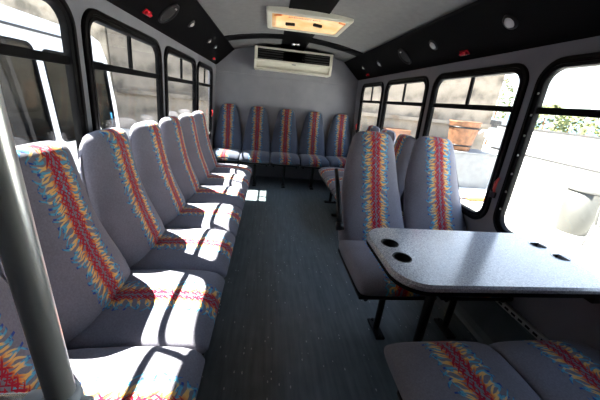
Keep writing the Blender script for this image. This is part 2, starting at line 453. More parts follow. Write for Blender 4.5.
# red emergency latches on the window frames
def latch(side, y, z, label):
    P = wallP(side)
    r = empty('window_latch', label, 'latch', P(y, z, .016), 0, 'emergency window latches')
    bm = bmesh.new(); s = -side
    tube(bm, [(0, 0, -.05), (s*.012, 0, -.02), (s*.02, -.006, .02), (s*.012, -.012, .05)], [.006, .008, .009, .006], 10)
    obj('handle', bm, M_redplastic, r, True)
    bm = bmesh.new(); box(bm, *sorted((0, s*.012)), -.018, .018, -.075, -.04, .004)
    obj('latch_plate', bm, M_bmetal, r)
latch(-1, 4.30, .98, 'red emergency latch on the far left window frame')
latch(1, 1.452, .92, 'red emergency latch between the two big right windows')
latch(1, 4.345, .97, 'red emergency latch on the far right window frame')
bm = bmesh.new(); PL = wallP(-1)
M = Matrix.Translation(PL(4.19, .68, .012)) @ Matrix.Rotation(PI/2, 4, 'Y')
bmesh.ops.create_circle(bm, segments=4, radius=.001, matrix=M); bm.free(); bm = bmesh.new()
ringpts = [M @ Vector((.045*math.cos(t*2*PI/24), .045*math.sin(t*2*PI/24), 0.012)) for t in range(25)]
tube(bm, ringpts, .011, 8, False); box(bm, -.05, .05, -.014, .014, 0, .014, .004, M)
tag(obj('pull_ring', bm, M_bmetal, None, True), 'black ring pull below the far left window frame', 'handle')

# ------------------------------------------------------------------ overhead consoles
for side, nm in ((-1, 'left'), (1, 'right')):
    bm = bmesh.new()
    sec = [(1.085, 1.655), (1.060, 1.668), (.835, 1.868), (.815, 1.880), (.84, 1.884), (1.074, 1.815)]
    L = [[bm.verts.new((side*x, y, z)) for x, z in sec] for y in (Y0+.01, Y1-.01)]
    n = len(sec)
    for q in range(n): bm.faces.new((L[0][q], L[0][(q+1) % n], L[1][(q+1) % n], L[1][q]))
    bm.faces.new(L[0]); bm.faces.new(L[1][::-1])
    o = obj('overhead_console', bm, M_black)
    tag(o, 'long slanted black overhead panel above the %s windows' % nm, 'panel')
def conM(side, y, t):
    """frame on the slanted console face; t 0 = low edge, 1 = high edge"""
    a, b = Vector((side*1.060, 0, 1.668)), Vector((side*.835, 0, 1.868))
    p = a.lerp(b, t) + Vector((0, y, 0)); up = (b-a).normalized(); n = Vector((-side*.2, 0, -.225)).normalized()
    yv = n.cross(up); m = Matrix((up, yv, n)).transposed().to_4x4(); m.translation = p; return m
def speaker(side, y, t, label):
    m = conM(side, y, t); r = empty('ceiling_speaker', label, 'speaker', m.translation, 0, 'round overhead speakers')
    R3 = m.to_3x3().to_4x4()
    bm = bmesh.new(); lathe(bm, [(.085, 0), (.085, .008), (.078, .014), (.068, .010), (.064, .004)], R3, 40)
    obj('rim', bm, M_bmetal, r, True)
    bm = bmesh.new(); lathe(bm, [(.066, .003), (.05, .008), (.03, .010), (0, .012)], R3, 32)
    obj('grille', bm, M_dark, r, True)
    bm = bmesh.new(); box(bm, .050, .062, -.012, .012, .010, .017, .003, R3); obj('badge', bm, M_alu, r)
def lamp(side, y, t, label, rad=.03):
    m = conM(side, y, t); R3 = m.to_3x3().to_4x4()
    r = empty('reading_light', label, 'light', m.translation, 0, 'round reading lights')
    bm = bmesh.new(); lathe(bm, [(rad+.014, 0), (rad+.012, .007), (rad, .010)], R3, 32); obj('bezel', bm, M_bmetal, r, True)
    bm = bmesh.new(); lathe(bm, [(rad, .006), (rad*.8, .015), (rad*.4, .019), (0, .020)], R3, 32); obj('lens', bm, M_lens, r, True)
def redlamp(side, y, t, label):
    m = conM(side, y, t); R3 = m.to_3x3().to_4x4()
    r = empty('marker_lamp', label, 'light', m.translation, 0, 'red marker lamps')
    bm = bmesh.new(); box(bm, -.018, .018, -.042, .042, 0, .006, .002, R3); obj('lamp_base', bm, M_redlamp, r)
    bm = bmesh.new(); box(bm, -.013, .013, -.036, .036, .005, .022, .008, R3, 3); obj('lens', bm, M_redlamp, r, True)
speaker(-1, 2.255, .40, 'round black speaker in the left overhead panel')
speaker(1, 2.785, .45, 'round black speaker in the right overhead panel')
lamp(-1, 2.686, .57, 'reading light past the speaker in the left overhead panel', .022)
lamp(-1, 3.401, .55, 'small reading light toward the back of the left overhead panel', .018)
lamp(-1, 3.757, .54, 'rearmost tiny reading light in the left overhead panel', .014)
lamp(1, 1.555, .50, 'nearest round reading light in the right overhead panel')
lamp(1, 2.277, .52, 'round reading light just before the right speaker, second from the front', .030)
lamp(1, 3.425, .47, 'round reading light beyond the right speaker', .028)
lamp(1, 3.986, .50, 'rearmost small reading light in the right overhead panel', .015)
redlamp(-1, 2.048, .14, 'red marker lamp beside the speaker on the left overhead panel')
redlamp(-1, 4.178, .12, 'small far red marker lamp on the left overhead panel')
redlamp(1, 2.002, .13, 'large near red marker lamp on the right overhead panel')
redlamp(1, 4.027, .12, 'small far red marker lamp on the right overhead panel')

# ------------------------------------------------------------------ roof hatch
hx0, hx1, hy0, hy1 = -0.335, 0.40, 2.655, 3.275
hr = empty('roof_hatch', 'cream framed roof escape hatch with glowing orange panel', 'hatch', ((hx0+hx1)/2, (hy0+hy1)/2, 1.94))
ox, oy = (hx0+hx1)/2, (hy0+hy1)/2
def hl(i, z, r=.02): return [Vector((x-ox, y-oy, z-1.94)) for x, y in rrect(hx0+i, hx1-i, hy0+i, hy1-i, r, 4)]
bm = ring_loops([hl(0, 1.99), hl(0, 1.945), hl(.008, 1.936), hl(.042, 1.936), hl(.048, 1.940), hl(.052, 1.985), hl(.03, 1.995)])
autosmooth(obj('frame', bm, M_cream, hr))
bm = ring_loops([hl(.046, 1.952, .03), hl(.048, 1.946, .03), hl(.07, 1.944, .04), hl(.10, 1.950, .05), hl(.13, 1.957, .05), hl(.15, 1.958, .05)])
bm.verts.ensure_lookup_table(); n = len(hl(0, 0)); bm.faces.new([bm.verts[i] for i in range(len(bm.verts)-n, len(bm.verts))])
autosmooth(obj('hatch_panel', bm, M_hatch, hr))
for x, y, a in ((-.115, 3.04, .25), (.135, 2.96, .45)):
    bm = bmesh.new(); box(bm, -.045, .045, -.016, .016, -.012, .012, .006, Matrix.Translation((x-ox, y-oy, 1.947-1.94)) @ Matrix.Rotation(-a if x < 0 else a, 4, 'Z'))
    obj('hatch_handle', bm, M_bmetal, hr)
for x in (-.235, .325):
    bm = bmesh.new(); box(bm, -.035, .035, -.012, .012, -.010, .010, .005, Matrix.Translation((x-ox, 2.77-oy, 1.948-1.94)) @ Matrix.Rotation(-.5 if x < 0 else .5, 4, 'Z'))
    obj('catch', bm, M_orange, hr)
def text_mesh(name, body, size, m, M, parent, depth=.0006):
    cu = bpy.data.curves.new(name, 'FONT'); cu.body = body; cu.size = size; cu.extrude = depth; cu.align_x = 'CENTER'; cu.align_y = 'CENTER'
    tmp = bpy.data.objects.new('tmp', cu); COL.objects.link(tmp)
    bpy.context.view_layer.update()
    me = bpy.data.meshes.new_from_object(tmp.evaluated_get(bpy.context.evaluated_depsgraph_get()))
    bpy.data.objects.remove(tmp); bpy.data.curves.remove(cu)
    me.name = name; me.transform(M); me.materials.clear()
    return link(name, me, m, parent)
text_mesh('lettering', 'EMERGENCY EXIT', .036, M_text, Matrix.Translation((0.0-ox, 2.845-oy, 1.9570-1.94)) @ Matrix.Rotation(PI, 4, 'X') , hr)
for x, y in ((-.20, 2.42),):
    pass

# ------------------------------------------------------------------ air-conditioning unit
ax0, ax1 = -.515, .585
ac = empty('air_conditioner', 'cream rear air conditioner with dark louvres under the ceiling', 'air conditioner', (.035, 4.45, 1.64))
def acP(x, y, z): return Vector((x-.035, y-4.45, z-1.64))
bm = bmesh.new()
sec = [(4.62, 1.645), (4.42, 1.645), (4.41, 1.665), (4.345, 1.728), (4.335, 1.738), (4.315, 1.745), (4.315, 1.925), (4.62, 1.935)]
L = [[bm.verts.new(acP(x, y, z)) for y, z in sec] for x in (ax0, ax1)]
n = len(sec)
for q in range(n): bm.faces.new((L[0][q], L[0][(q+1) % n], L[1][(q+1) % n], L[1][q]))
bm.faces.new(L[0]); bm.faces.new(L[1][::-1])
bmesh.ops.bevel(bm, geom=bm.edges[:], offset=.004, segments=2, affect='EDGES')
obj('housing', bm, M_cream, ac)
bm = bmesh.new()
def fr(i, y): return [acP(x, y, z) for x, z in rrect(ax0+i, ax1-i, 1.745+i*.55, 1.92-i*.5, .008, 3)]
bm = ring_loops([fr(.004, 4.318), fr(.004, 4.300), fr(.008, 4.296), fr(.040, 4.296), fr(.045, 4.302), fr(.045, 4.318)])
obj('face_frame', bm, M_cream, ac)
bm = bmesh.new(); vs_ = [bm.verts.new(p) for p in fr(.043, 4.3135)]; bm.faces.new(vs_); 
bmesh.ops.solidify(bm, geom=bm.faces[:], thickness=.003)
obj('grille_back', bm, M_dark, ac)
for k in range(4):
    for a, b in ((ax0+.055, -.12), (.19, ax1-.055)):
        bm = bmesh.new(); box(bm, a-.035, b-.035, -.010, .010, -.004, .004, .0015, Matrix.Translation((0, 4.305-4.45, 1.785+k*.03-1.64)) @ Matrix.Rotation(.5, 4, 'X'))
        obj('louvre', bm, M_louvre, ac)
bm = bmesh.new(); lathe(bm, [(.018, 0), (.018, .016), (.014, .02), (0, .02)], Matrix.Translation(acP(.16, 4.312, 1.825)) @ Matrix.Rotation(PI/2, 4, 'X'), 20); obj('knob', bm, M_bmetal, ac, True)
for x in (ax0, ax1-.03):
    bm = bmesh.new(); c = [(4.62, 1.643), (4.365, 1.643), (4.345, 1.655), (4.305, 1.742), (4.305, 1.75), (4.62, 1.75)]
    L = [[bm.verts.new(acP(q, y, z)) for y, z in c] for q in (x, x+.03)]
    for q in range(6): bm.faces.new((L[0][q], L[0][(q+1) % 6], L[1][(q+1) % 6], L[1][q]))
    bm.faces.new(L[0]); bm.faces.new(L[1][::-1]); obj('end_cap', bm, M_cream, ac)
bm = bmesh.new(); box(bm, ax0+.03-.035, ax1-.03-.035, 4.352-4.45, 4.385-4.45, .0, .020, .004); obj('outlet_lip', bm, M_cream, ac)
bm = bmesh.new(); box(bm, -.028, .028, -.002, .002, -.006, .006, .001, Matrix.Translation(acP(.035, 4.31, 1.735))); obj('emblem', bm, M_logo, ac)
lt = empty('ceiling_latch', 'small chrome latch pair above the air conditioner', 'latch', (.03, 4.15, 1.975))
for s in (-1, 1):
    bm = bmesh.new(); lathe(bm, [(.026, .0), (.026, -.012), (.02, -.022), (0, -.024)], Matrix.Translation((s*.028, 0, 0)), 20); obj('knob', bm, M_chrome, lt, True)

# ------------------------------------------------------------------ seats
BACK = [(.375, .13, .07, .185), (.385, .150, .11, .208), (.41, .170, .15, .220), (.45, .184, .185, .225), (.50, .174, .185, .2265), (.56, .155, .175, .2265),
        (.63, .132, .165, .2250), (.70, .112, .150, .222), (.77, .096, .140, .216), (.84, .082, .132, .208), (.90, .072, .126, .200), (.95, .064, .120, .191),
        (.99, .057, .113, .182), (1.02, .050, .104, .171), (1.042, .042, .092, .155), (1.056, .032, .074, .130), (1.064, .018, .046, .090), (1.067, .004, .016, .042)]
CUSH = [(.085, .425, .385, .200), (.092, .440, .365, .214), (.115, .452, .352, .222), (.20, .460, .347, .2265), (.32, .466, .347, .2265), (.43, .467, .347, .2265),
        (.51, .460, .349, .2255), (.555, .446, .353, .223), (.580, .426, .360, .217), (.592, .405, .372, .205), (.594, .392, .384, .190)]
def sgp(v, e): return math.copysign(abs(v)**e, v)
def loft(rings, uvf):
    bm = bmesh.new(); uvl = bm.loops.layers.uv.new('UVMap')
    R = [[bm.verts.new(p) for p in r] for r in rings]; n = len(R[0])
    fs = []
    for a, b in zip(R, R[1:]):
        for k in range(n): fs.append(bm.faces.new((a[k], a[(k+1) % n], b[(k+1) % n], b[k])))
    fs.append(bm.faces.new(R[0][::-1])); fs.append(bm.faces.new(R[-1]))
    bmesh.ops.recalc_face_normals(bm, faces=bm.faces[:]); bm.normal_update()
    for f in fs:
        for l in f.loops: l[uvl].uv = uvf(f, l.vert.co)
    return bm
N = 44
def back_bm(hs=1.0, recline=0.0, taper=0.0, ws=1.0):
    rings = []
    for z, f, th, hw in BACK:
        r = []; q = max(0.0, (z-.48)/.58); hw2 = ws*hw*(1-taper*q); rec = recline*q
        for k in range(N):
            t = 2*PI*k/N; c, s = math.cos(t), math.sin(t)
            x = hw2*sgp(c, .70); yy_ = -(f - th/2) - th/2*sgp(s, .70) + rec
            sb = .006 + .062*min(1.0, max(0.0, (z-.47)/.30)); yy_ += sb*min(1.0, abs(x)/.226)**2.4 * min(1.0, th/.12)*(1 if s > 0 else .25)   # sides set back
            r.append(Vector((x, yy_, z*hs)))
        rings.append(r)
    return loft(rings, lambda f, co: (co.x if f.normal.y < -.05 else 0.6, co.z*1.12 - .1*co.y))
def cush_bm(hs=1.0, longer=0.0, ws=1.0):
    rings = []
    for f, zt, zb, hw in CUSH:
        f = f + longer*min(1, f/.45)
        r = []
        for k in range(N):
            t = 2*PI*k/N; c, s = math.cos(t), math.sin(t)
            x = ws*hw*sgp(c, .42); z = (zt+zb)/2 + (zt-zb)/2*sgp(s, .42)
            if s > 0: z -= .010*(abs(x)/.226)**3
            r.append(Vector((x, -f, z*hs)))
        rings.append(r)
    return loft(rings, lambda f, co: (co.x if (f.normal.z > .05 or f.normal.y < -.5) else 0.6, co.y*1.0 + .3*co.z + 2.0))
def frame_bm(hs):
    bm = bmesh.new(); z = .335*hs
    box(bm, -.215, .215, -.575, -.09, z-.004, z+.018, .006)
    for x in (-.17, .17):
        tube(bm, [(x, -.56, z-.012), (x, -.06, z-.012), (x, -.05, z+.02), (x, -.05, .50)], .013, 8)
    return bm
def leg_bm(hs):
    bm = bmesh.new(); z = .325*hs
    tube(bm, [(0, -.42, z), (0, -.42, .02)], .019, 12)
    box(bm, -.02, .02, -.48, -.36, z-.014, z, .003)
    box(bm, -.028, .028, -.50, -.34, .001, .016, .004)
    for y in (-.485, -.355): lathe(bm, [(.009, .016), (.009, .024), (0, .025)], Matrix.Translation((0, y, 0)), 10)
    return bm
def make_seat(fab, hs, recline=0.0, taper=0.0, longer=0.0, ws=1.0):
    r = empty('bus_seat', 'seat', 'seat')
    obj('backrest', back_bm(hs, recline, taper, ws), fab, r, True, False); obj('cushion', cush_bm(hs, longer, ws), fab, r, True, False)
    obj('seat_frame', frame_bm(hs), M_bmetal, r); obj('leg', leg_bm(hs), M_bmetal, r)
    return r
def dup(root):
    r = root.copy(); COL.objects.link(r)
    for ch in list(root.children):
        c = ch.copy(); COL.objects.link(c); c.parent = r
        for g_ in ch.children:
            d = g_.copy(); COL.objects.link(d); d.parent = c
    return r
def place(src, first, loc, rz, label, group):
    o = src if first else dup(src)
    o.location = loc; o.rotation_euler = (0, 0, rz); o['label'] = label; o['group'] = group; return o

S = .457
seatA = make_seat(M_velour, 1.0)
left_labels = ['grey striped seat nearest the camera in the left row, behind the chrome pole',
  'second grey striped seat of the left row, just past the chrome pole',
  'third grey striped seat of the left row, in front of the first window post',
  'fourth grey striped seat from the chrome pole in the left row',
  'fifth grey striped seat from the chrome pole in the left row',
  'sixth grey striped seat of the left row, second from its far end',
  'farthest grey striped seat of the left row, beside the rear bench']
for i in range(7):
    place(seatA, i == 0, (-1.035, .785-S/2+i*S, 0), PI/2, left_labels[i], 'seats along the left wall')
right_labels = ['grey seat sideways on the right wall, directly behind the facing pair',
  'middle grey seat sideways on the right wall behind the facing pair',
  'farthest grey seat sideways on the right wall near the rear corner']
for i in range(3):
    place(seatA, False, (1.045, 2.60+i*S, 0), -PI/2, right_labels[i], 'seats along the right wall')
seatN = make_seat(M_velour, 1.0, .04, 0.0, .13)
for i, x in enumerate((.458, .915)):
    place(seatN, i == 0, (x, .085, 0), PI, ('dark shaded seat cushion at bottom right, on the aisle side', 'dark shaded seat cushion at bottom right, against the right wall')[i], 'seats on the near side of the table')
seatP = make_seat(M_velour, 1.06, .20, .19, 0.0, 1.0)
for i, x in enumerate((.458, .915)):
    place(seatP, i == 0, (x, 1.70, 0), 0, ('grey forward facing seat behind the table, on the aisle side', 'grey forward facing seat behind the table, on the window side')[i], 'pair of seats behind the table')
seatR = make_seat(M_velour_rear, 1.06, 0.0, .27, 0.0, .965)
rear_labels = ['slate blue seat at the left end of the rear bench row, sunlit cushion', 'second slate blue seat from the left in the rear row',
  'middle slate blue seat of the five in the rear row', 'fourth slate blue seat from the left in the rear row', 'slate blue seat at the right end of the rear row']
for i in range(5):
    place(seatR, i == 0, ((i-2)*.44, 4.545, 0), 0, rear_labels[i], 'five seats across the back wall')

# folded armrest beside the pair
ar = empty('armrest', 'black folded armrest on the aisle side of the facing pair', 'armrest', (.215, 1.60, .53))
bm = bmesh.new(); tube(bm, [(0, -.03, .04), (0, .03, .12), (0, .13, .23), (0, .24, .33)], [.017, .017, .016, .014], 12); obj('arm', bm, M_bmetal, ar, True)
bm = bmesh.new(); lathe(bm, [(0, -.022), (.026, -.02), (.030, 0), (.026, .02), (0, .022)], Matrix.Translation((0, -.035, .03)) @ Matrix.Rotation(PI/2, 4, 'Y'), 20); obj('pivot', bm, M_bmetal, ar, True)
bm = bmesh.new(); box(bm, -.01, .03, -.02, .02, -.02, .0, .004, Matrix.Translation((0, -.03, .03))); obj('bracket', bm, M_bmetal, ar)

# ------------------------------------------------------------------ table
TZ = .730
tb = empty('table', 'speckled grey laminate table with four cup holes by the right window', 'table', (.66, .98, 0))
tx0, tx1, ty0, ty1 = .215-.66, 1.108-.66, .742-.98, 1.212-.98
def tab_outline(i):
    r = .12; out = []
    for cx, cy, st, rr in ((tx1-.02, ty1-.02, 0, .02), (tx0+r, ty1-r, PI/2, r), (tx0+r, ty0+r, PI, r), (tx1-.02, ty0+.02, 3*PI/2, .02)):
        for k in range(11):
            t = st + PI/2*k/10; out.append((cx + (rr-i)*math.cos(t), cy + (rr-i)*math.sin(t)))
    return out
cups = [(.297-.66, 1.045-.98), (.300-.66, .927-.98), (1.075-.66, 1.078-.98), (1.083-.66, .968-.98)]
CR = .035
holes = [[(x + CR*math.cos(2*PI*k/28), y + CR*math.sin(2*PI*k/28)) for k in range(28)] for x, y in cups]
bm = fill_with_holes(tab_outline(.008), holes, lambda a, b: Vector((a, b, TZ)), PT=lambda a, b: Vector((a, b, TZ-.028)))
obj('table_top', bm, M_lam, tb)
def to(i, z): return [Vector((x, y, z)) for x, y in tab_outline(i)]
bm = ring_loops([to(.008, TZ), to(.0, TZ-.009), to(.0, TZ-.022), to(.006, TZ-.0285), to(.009, TZ-.028)])
autosmooth(obj('edge_band', bm, M_lam, tb), 30)
bm = fill_with_holes(tab_outline(.003), holes, lambda a, b: Vector((a, b, TZ-.029)), PT=lambda a, b: Vector((a, b, TZ-.043)))
obj('underside_panel', bm, M_black, tb)
for i, (x, y) in enumerate(cups):
    bm = bmesh.new(); lathe(bm, [(CR-.001, -.001), (CR-.002, -.075), (0, -.078)], Matrix.Translation((x, y, TZ)), 28)
    c = obj('cup_holder', bm, M_cupdark, tb, True)
    bm = bmesh.new(); lathe(bm, [(CR-.002, -.004), (CR-.001, .001), (CR+.003, .0022), (CR+.004, .0003)], Matrix.Translation((x, y, TZ)), 28)
    obj('rim', bm, M_alu if x > 0 else M_bmetal, c, True)
bm = bmesh.new(); tube(bm, [(-.125, .02, TZ-.045), (-.125, .02, .012)], .021, 16); obj('leg', bm, M_bmetal, tb, True)
bm = bmesh.new(); lathe(bm, [(.075, .001), (.075, .010), (.03, .018), (.022, .05)], Matrix.Translation((-.125, .02, 0)), 28); obj('foot_plate', bm, M_bmetal, tb, True)
bm = bmesh.new(); box(bm, -.22, -.03, -.045, .085, TZ-.056, TZ-.043, .004); obj('leg_bracket', bm, M_bmetal, tb)
for y in (-.18, .18):
    bm = bmesh.new(); box(bm, tx1-.05, tx1-.002, y-.02, y+.02, TZ-.10, TZ-.043, .004); obj('wall_bracket', bm, M_bmetal, tb)

# ------------------------------------------------------------------ chrome pole and modesty rail
PX, PY = -.519, .29
pr = empty('grab_pole', 'chrome grab pole with modesty rail at the near left seats', 'pole', (PX, PY, 0))
bm = bmesh.new(); tube(bm, [(0, 0, 0.005), (0, 0, .6), (0, 0, 1.2), (0, 0, cz(PX)-.005)], .0160, 24); obj('upright', bm, M_pole, pr, True)
bm = bmesh.new(); tube(bm, [(-.02, 0, .866), (-.585, 0, .866)], .0155, 20); obj('rail', bm, M_chrome, pr, True)
bm = bmesh.new(); lathe(bm, [(.0165, -.024), (.021, -.022), (.022, 0), (.021, .022), (.0165, .024)], Matrix.Translation((0, 0, .866)), 24)
tube(bm, [(0, 0, .866), (-.045, 0, .866)], [.020, .019], 20); tube(bm, [(0, 0, .866), (.032, 0, .866)], [.012, .010], 14)
obj('clamp', bm, M_bluegrey, pr, True)
bm = bmesh.new(); box(bm, -.575, -.022, -.008, .008, .16, .864, .004); obj('modesty_panel', bm, M_carpet, pr)
for z0, z1 in ((.001, .014), (cz(PX)-.02, cz(PX)-.006)):
    bm = bmesh.new(); lathe(bm, [(0, z0), (.045, z0), (.045, z1), (.018, z1+.004)], None, 24); obj('flange', bm, M_chrome, pr, True)

# ------------------------------------------------------------------ outside: yard
GZ = -.75
bm = bmesh.new(); box(bm, -60, 80, -60, 90, GZ-.3, GZ); struct(obj('ground', bm, M_ground))
def slab(name, p, q, z0, z1, th, m):
    p, q = Vector((*p, 0)), Vector((*q, 0)); d = (q-p); L = d.length; a = math.atan2(d.y, d.x)
    bm = bmesh.new(); box(bm, 0, L, 0, th, z0, z1)
    o = obj(name, bm, m); o.location = p; o.rotation_euler = (0, 0, a); return o
struct(slab('wall_yard_left', (-6.4, -8), (-4.2, 9.4), GZ, 4.6, .3, M_conc))
struct(slab('wall_yard_rear', (-4.3, 8.2), (6.45, 8.2), GZ, 4.4, .35, M_conc2))
bm = bmesh.new(); box(bm, -4.2, 6.45, 8.12, 8.2, 1.02, 1.12); struct(obj('trim_7', bm, M_conc2))
# low pale kerb at the foot of the left wall
struct(slab('trim_8', (-5.35, 0), (-4.25, 8.1), GZ, .12, -.35, M_ground))
# white fence
fe = empty('yard_fence', 'long white yard fence outside the right windows', 'fence', (6.9, 3, GZ))
bm = bmesh.new(); box(bm, 0, .06, -16, 5.4, .0, 1.85, .01); obj('fence_panel', bm, M_fence, fe)
for z in (1.86, 1.17):
    bm = bmesh.new(); box(bm, -.02, .02 if z < 1.5 else .07, -16, 5.4, z-.026, z+.026, .004); obj('fence_rail', bm, M_greyline, fe)
for k in range(9):
    bm = bmesh.new(); box(bm, -.012, 0, -8.0+k*1.45, -7.97+k*1.45, .02, 1.84, .003); obj('batten', bm, M_fence, fe)
# plinth, tub, pipes
bm = bmesh.new(); box(bm, 4.35, 5.85, 6.85, 7.65, GZ, .36, .02); box(bm, 4.33, 5.87, 6.83, 7.67, .36, .40, .01)
tag(obj('plinth', bm, M_block), 'pale grey block plinth under the brown tub outside', 'plinth')
tubr = empty('wooden_tub', 'brown tapered wooden tub on the grey plinth outside', 'tub', (4.92, 7.2, .40))
bm = bmesh.new(); lathe(bm, [(0, 0), (.27, 0), (.29, .1), (.38, .72), (.40, .76), (.37, .76), (.34, .68), (0, .66)], None, 28); obj('tub_body', bm, M_wood, tubr, True)
for z, r in ((.14, .30), (.60, .368)):
    bm = bmesh.new(); lathe(bm, [(r, z-.02), (r+.012, z-.02), (r+.012, z+.02), (r, z+.02)], None, 28); obj('hoop', bm, M_bmetal, tubr, True)
bm = bmesh.new(); tube(bm, [(.30, -.20, .50), (.36, -.25, .58), (.46, -.28, .58), (.46, -.28, .42)], .035, 10); obj('spout', bm, M_white, tubr, True)
bm = bmesh.new(); box(bm, 2.85, 3.55, 7.35, 7.95, .0, .78, .02)
for z in (.2, .4, .6): box(bm, 2.84, 3.56, 7.34, 7.96, z-.012, z+.012)
tag(obj('wooden_crate', bm, M_wood), 'brown wooden crate by the plaster wall behind the right windows', 'crate')
bm = bmesh.new(); box(bm, 2.2, 4.1, 7.25, 8.0, GZ, .0, .02); tag(obj('ledge', bm, M_block), 'low grey masonry ledge under the brown crate outside', 'ledge')
for k, (y, z, m, lb) in enumerate(((6.45, GZ+.11, M_white, 'thick white pipe lying on the yard ground, nearer one'), (6.72, GZ+.11, M_white, 'thick white pipe lying on the yard ground against the plinth'))):
    bm = bmesh.new(); n_ = 20
    M = Matrix.Translation((4.7, y, z)) @ Matrix.Rotation(PI/2, 4, 'Y')
    lathe(bm, [(.08, 0), (.10, 0), (.10, 1.5), (.08, 1.5)], M, n_); lathe(bm, [(.08, 0), (.08, 1.5)], M, n_); lathe(bm, [(.10, 0), (.118, 0), (.118, .12), (.10, .12)], M, n_)
    tag(obj('pipe', bm, m, None, True), lb, 'pipe', 'white pipes in the yard')
bm = bmesh.new(); tube(bm, [(4.9, 6.27, GZ+.05), (5.3, 6.29, GZ+.05), (5.6, 6.24, GZ+.05)], .045, 12)
tag(obj('orange_hose', bm, M_orange, None, True), 'short orange hose length in front of the white pipes', 'hose')
# bin
br = empty('rubbish_bin', 'grey lidded rubbish bin in the sunlit yard beyond the right window', 'bin', (6.05, 4.62, GZ))
bm = bmesh.new(); lathe(bm, [(0, 0), (.20, 0), (.21, .02), (.255, .74), (.24, .74), (.2, .05)], None, 32); obj('bin_body', bm, M_bin, br, True)
bm = bmesh.new(); lathe(bm, [(.262, .72), (.272, .73), (.272, .77), (.25, .80), (.15, .87), (0, .885)], None, 32); obj('lid', bm, M_chair, br, True)
br.scale = (1.22, 1.22, 1.22)
# white plastic garden chair
ch = empty('garden_chair', 'white plastic garden chair beside the rubbish bin', 'chair', (5.75, 3.70, GZ), math.radians(70))
bm = bmesh.new(); box(bm, -.22, .22, -.22, .22, .41, .435, .012); obj('seat', bm, M_chair, ch)
bm = bmesh.new(); tube(bm, [(-.22, .20, .42), (-.235, .24, .70), (-.18, .27, .84), (0, .28, .88), (.18, .27, .84), (.235, .24, .70), (.22, .20, .42)], .022, 12)
for x in (-.11, 0, .11): tube(bm, [(x, .21, .43), (x, .265, .86)], .014, 8)
obj('backrest', bm, M_chair, ch, True)
for x in (-.2, .2):
    for y in (-.2, .2):
        bm = bmesh.new(); tube(bm, [(x, y, .42), (x*1.2, y*1.2, 0)], [.022, .016], 10); obj('leg', bm, M_chair, ch, True)
    bm = bmesh.new(); tube(bm, [(x*1.1, -.2, .42), (x*1.2, -.2, .62), (x*1.2, .0, .65), (x*1.1, .235, .66)], .018, 10); obj('arm', bm, M_chair, ch, True)
# greenery and far things beyond the fence
def bush(name, x, y, r, h, label, group, seed):
    rnd = random.Random(seed); bm = bmesh.new()
    for k in range(420):
        th, ph = rnd.uniform(0, 2*PI), math.acos(rnd.uniform(-.5, 1)); q = r*(.72+.28*rnd.random())
        c = Vector((q*math.cos(th)*math.sin(ph), q*math.sin(th)*math.sin(ph), h*.58 + h*.42*math.cos(ph)))
        a = Vector((rnd.uniform(-1, 1), rnd.uniform(-1, 1), rnd.uniform(-1, 1))).normalized(); b = a.orthogonal().normalized()
        s = r*.16
        v = [bm.verts.new(c + a*s), bm.verts.new(c + b*s*.6), bm.verts.new(c - a*s), bm.verts.new(c - b*s*.6)]; bm.faces.new(v)
    t_ = empty(name, label, 'bush' if h < 4 else 'tree', (x, y, GZ), 0, group)
    obj('foliage', bm, M_leaf, t_, recalc=False)
    s = bmesh.new(); tube(s, [(0, 0, 0), (.05*r, 0, h*.5), (0, .05*r, h*.8)], [.09*r, .06*r, .03*r], 8); obj('trunk', s, M_wood, t_, True)
bush('tree', 17.5, 21.5, .9, 5.0, 'yellow green tree far beyond the fence, left of the right windows', 'greenery beyond the fence', 3)
bush('bush', 12.2, 12.0, .9, 2.9, 'green bush beyond the fence next to the dark parked car', 'greenery beyond the fence', 4)
bush('bush', 16.2, 14.3, .9, 2.8, 'middle green bush of the three above the white fence', 'greenery beyond the fence', 5)
bush('bush', 15.6, 12.2, .85, 2.8, 'rightmost green bush showing above the white fence', 'greenery beyond the fence', 6)
def car(loc, rz, label, m):
    r = empty('parked_car', label, 'car', loc, rz, 'cars beyond the fence')
    bm = bmesh.new()
    prof = [(-2.1, .25), (-2.1, .85), (-1.9, .95), (-1.45, 1.0), (-.9, 1.45), (.6, 1.5), (1.2, 1.0), (2.0, .88), (2.15, .6), (2.1, .25)]
    L = [[bm.verts.new((x, y*(1 if z < 1.1 else .82), z)) for x, z in prof] for y in (-.85, .85)]
    n = len(prof)
    for q in range(n): bm.faces.new((L[0][q], L[0][(q+1) % n], L[1][(q+1) % n], L[1][q]))
    bm.faces.new(L[0]); bm.faces.new(L[1][::-1]); bmesh.ops.bevel(bm, geom=bm.edges[:], offset=.05, segments=2, affect='EDGES')
    obj('car_body', bm, m, r)
    for s in (-1, 1):
        bm = bmesh.new(); v = [bm.verts.new((x, s*(.865 if z < 1.1 else .735), z)) for x, z in ((-1.25, 1.03), (-.85, 1.40), (.55, 1.44), (1.0, 1.03))]; bm.faces.new(v)
        bmesh.ops.solidify(bm, geom=bm.faces[:], thickness=.02); obj('side_window', bm, M_dark, r)
        for x in (-1.3, 1.35):
            bm = bmesh.new(); lathe(bm, [(0, -.1), (.3, -.1), (.32, 0), (.3, .1), (0, .1)], Matrix.Translation((x, s*.8, .32)) @ Matrix.Rotation(PI/2, 4, 'X'), 20); obj('wheel', bm, M_rubber, r, True)
car((13.5, 15.5, GZ+.55), math.radians(75), 'dark grey parked car beyond the white fence', simple('dark_car_paint', (.10, .11, .12), .3))
bm = bmesh.new(); box(bm, 46, 50, 5, 75, GZ, 2.3)
tag(obj('blue_shed', bm, M_bluewall), 'long low pale blue building far beyond the fence', 'building')
bm = bmesh.new(); L = []
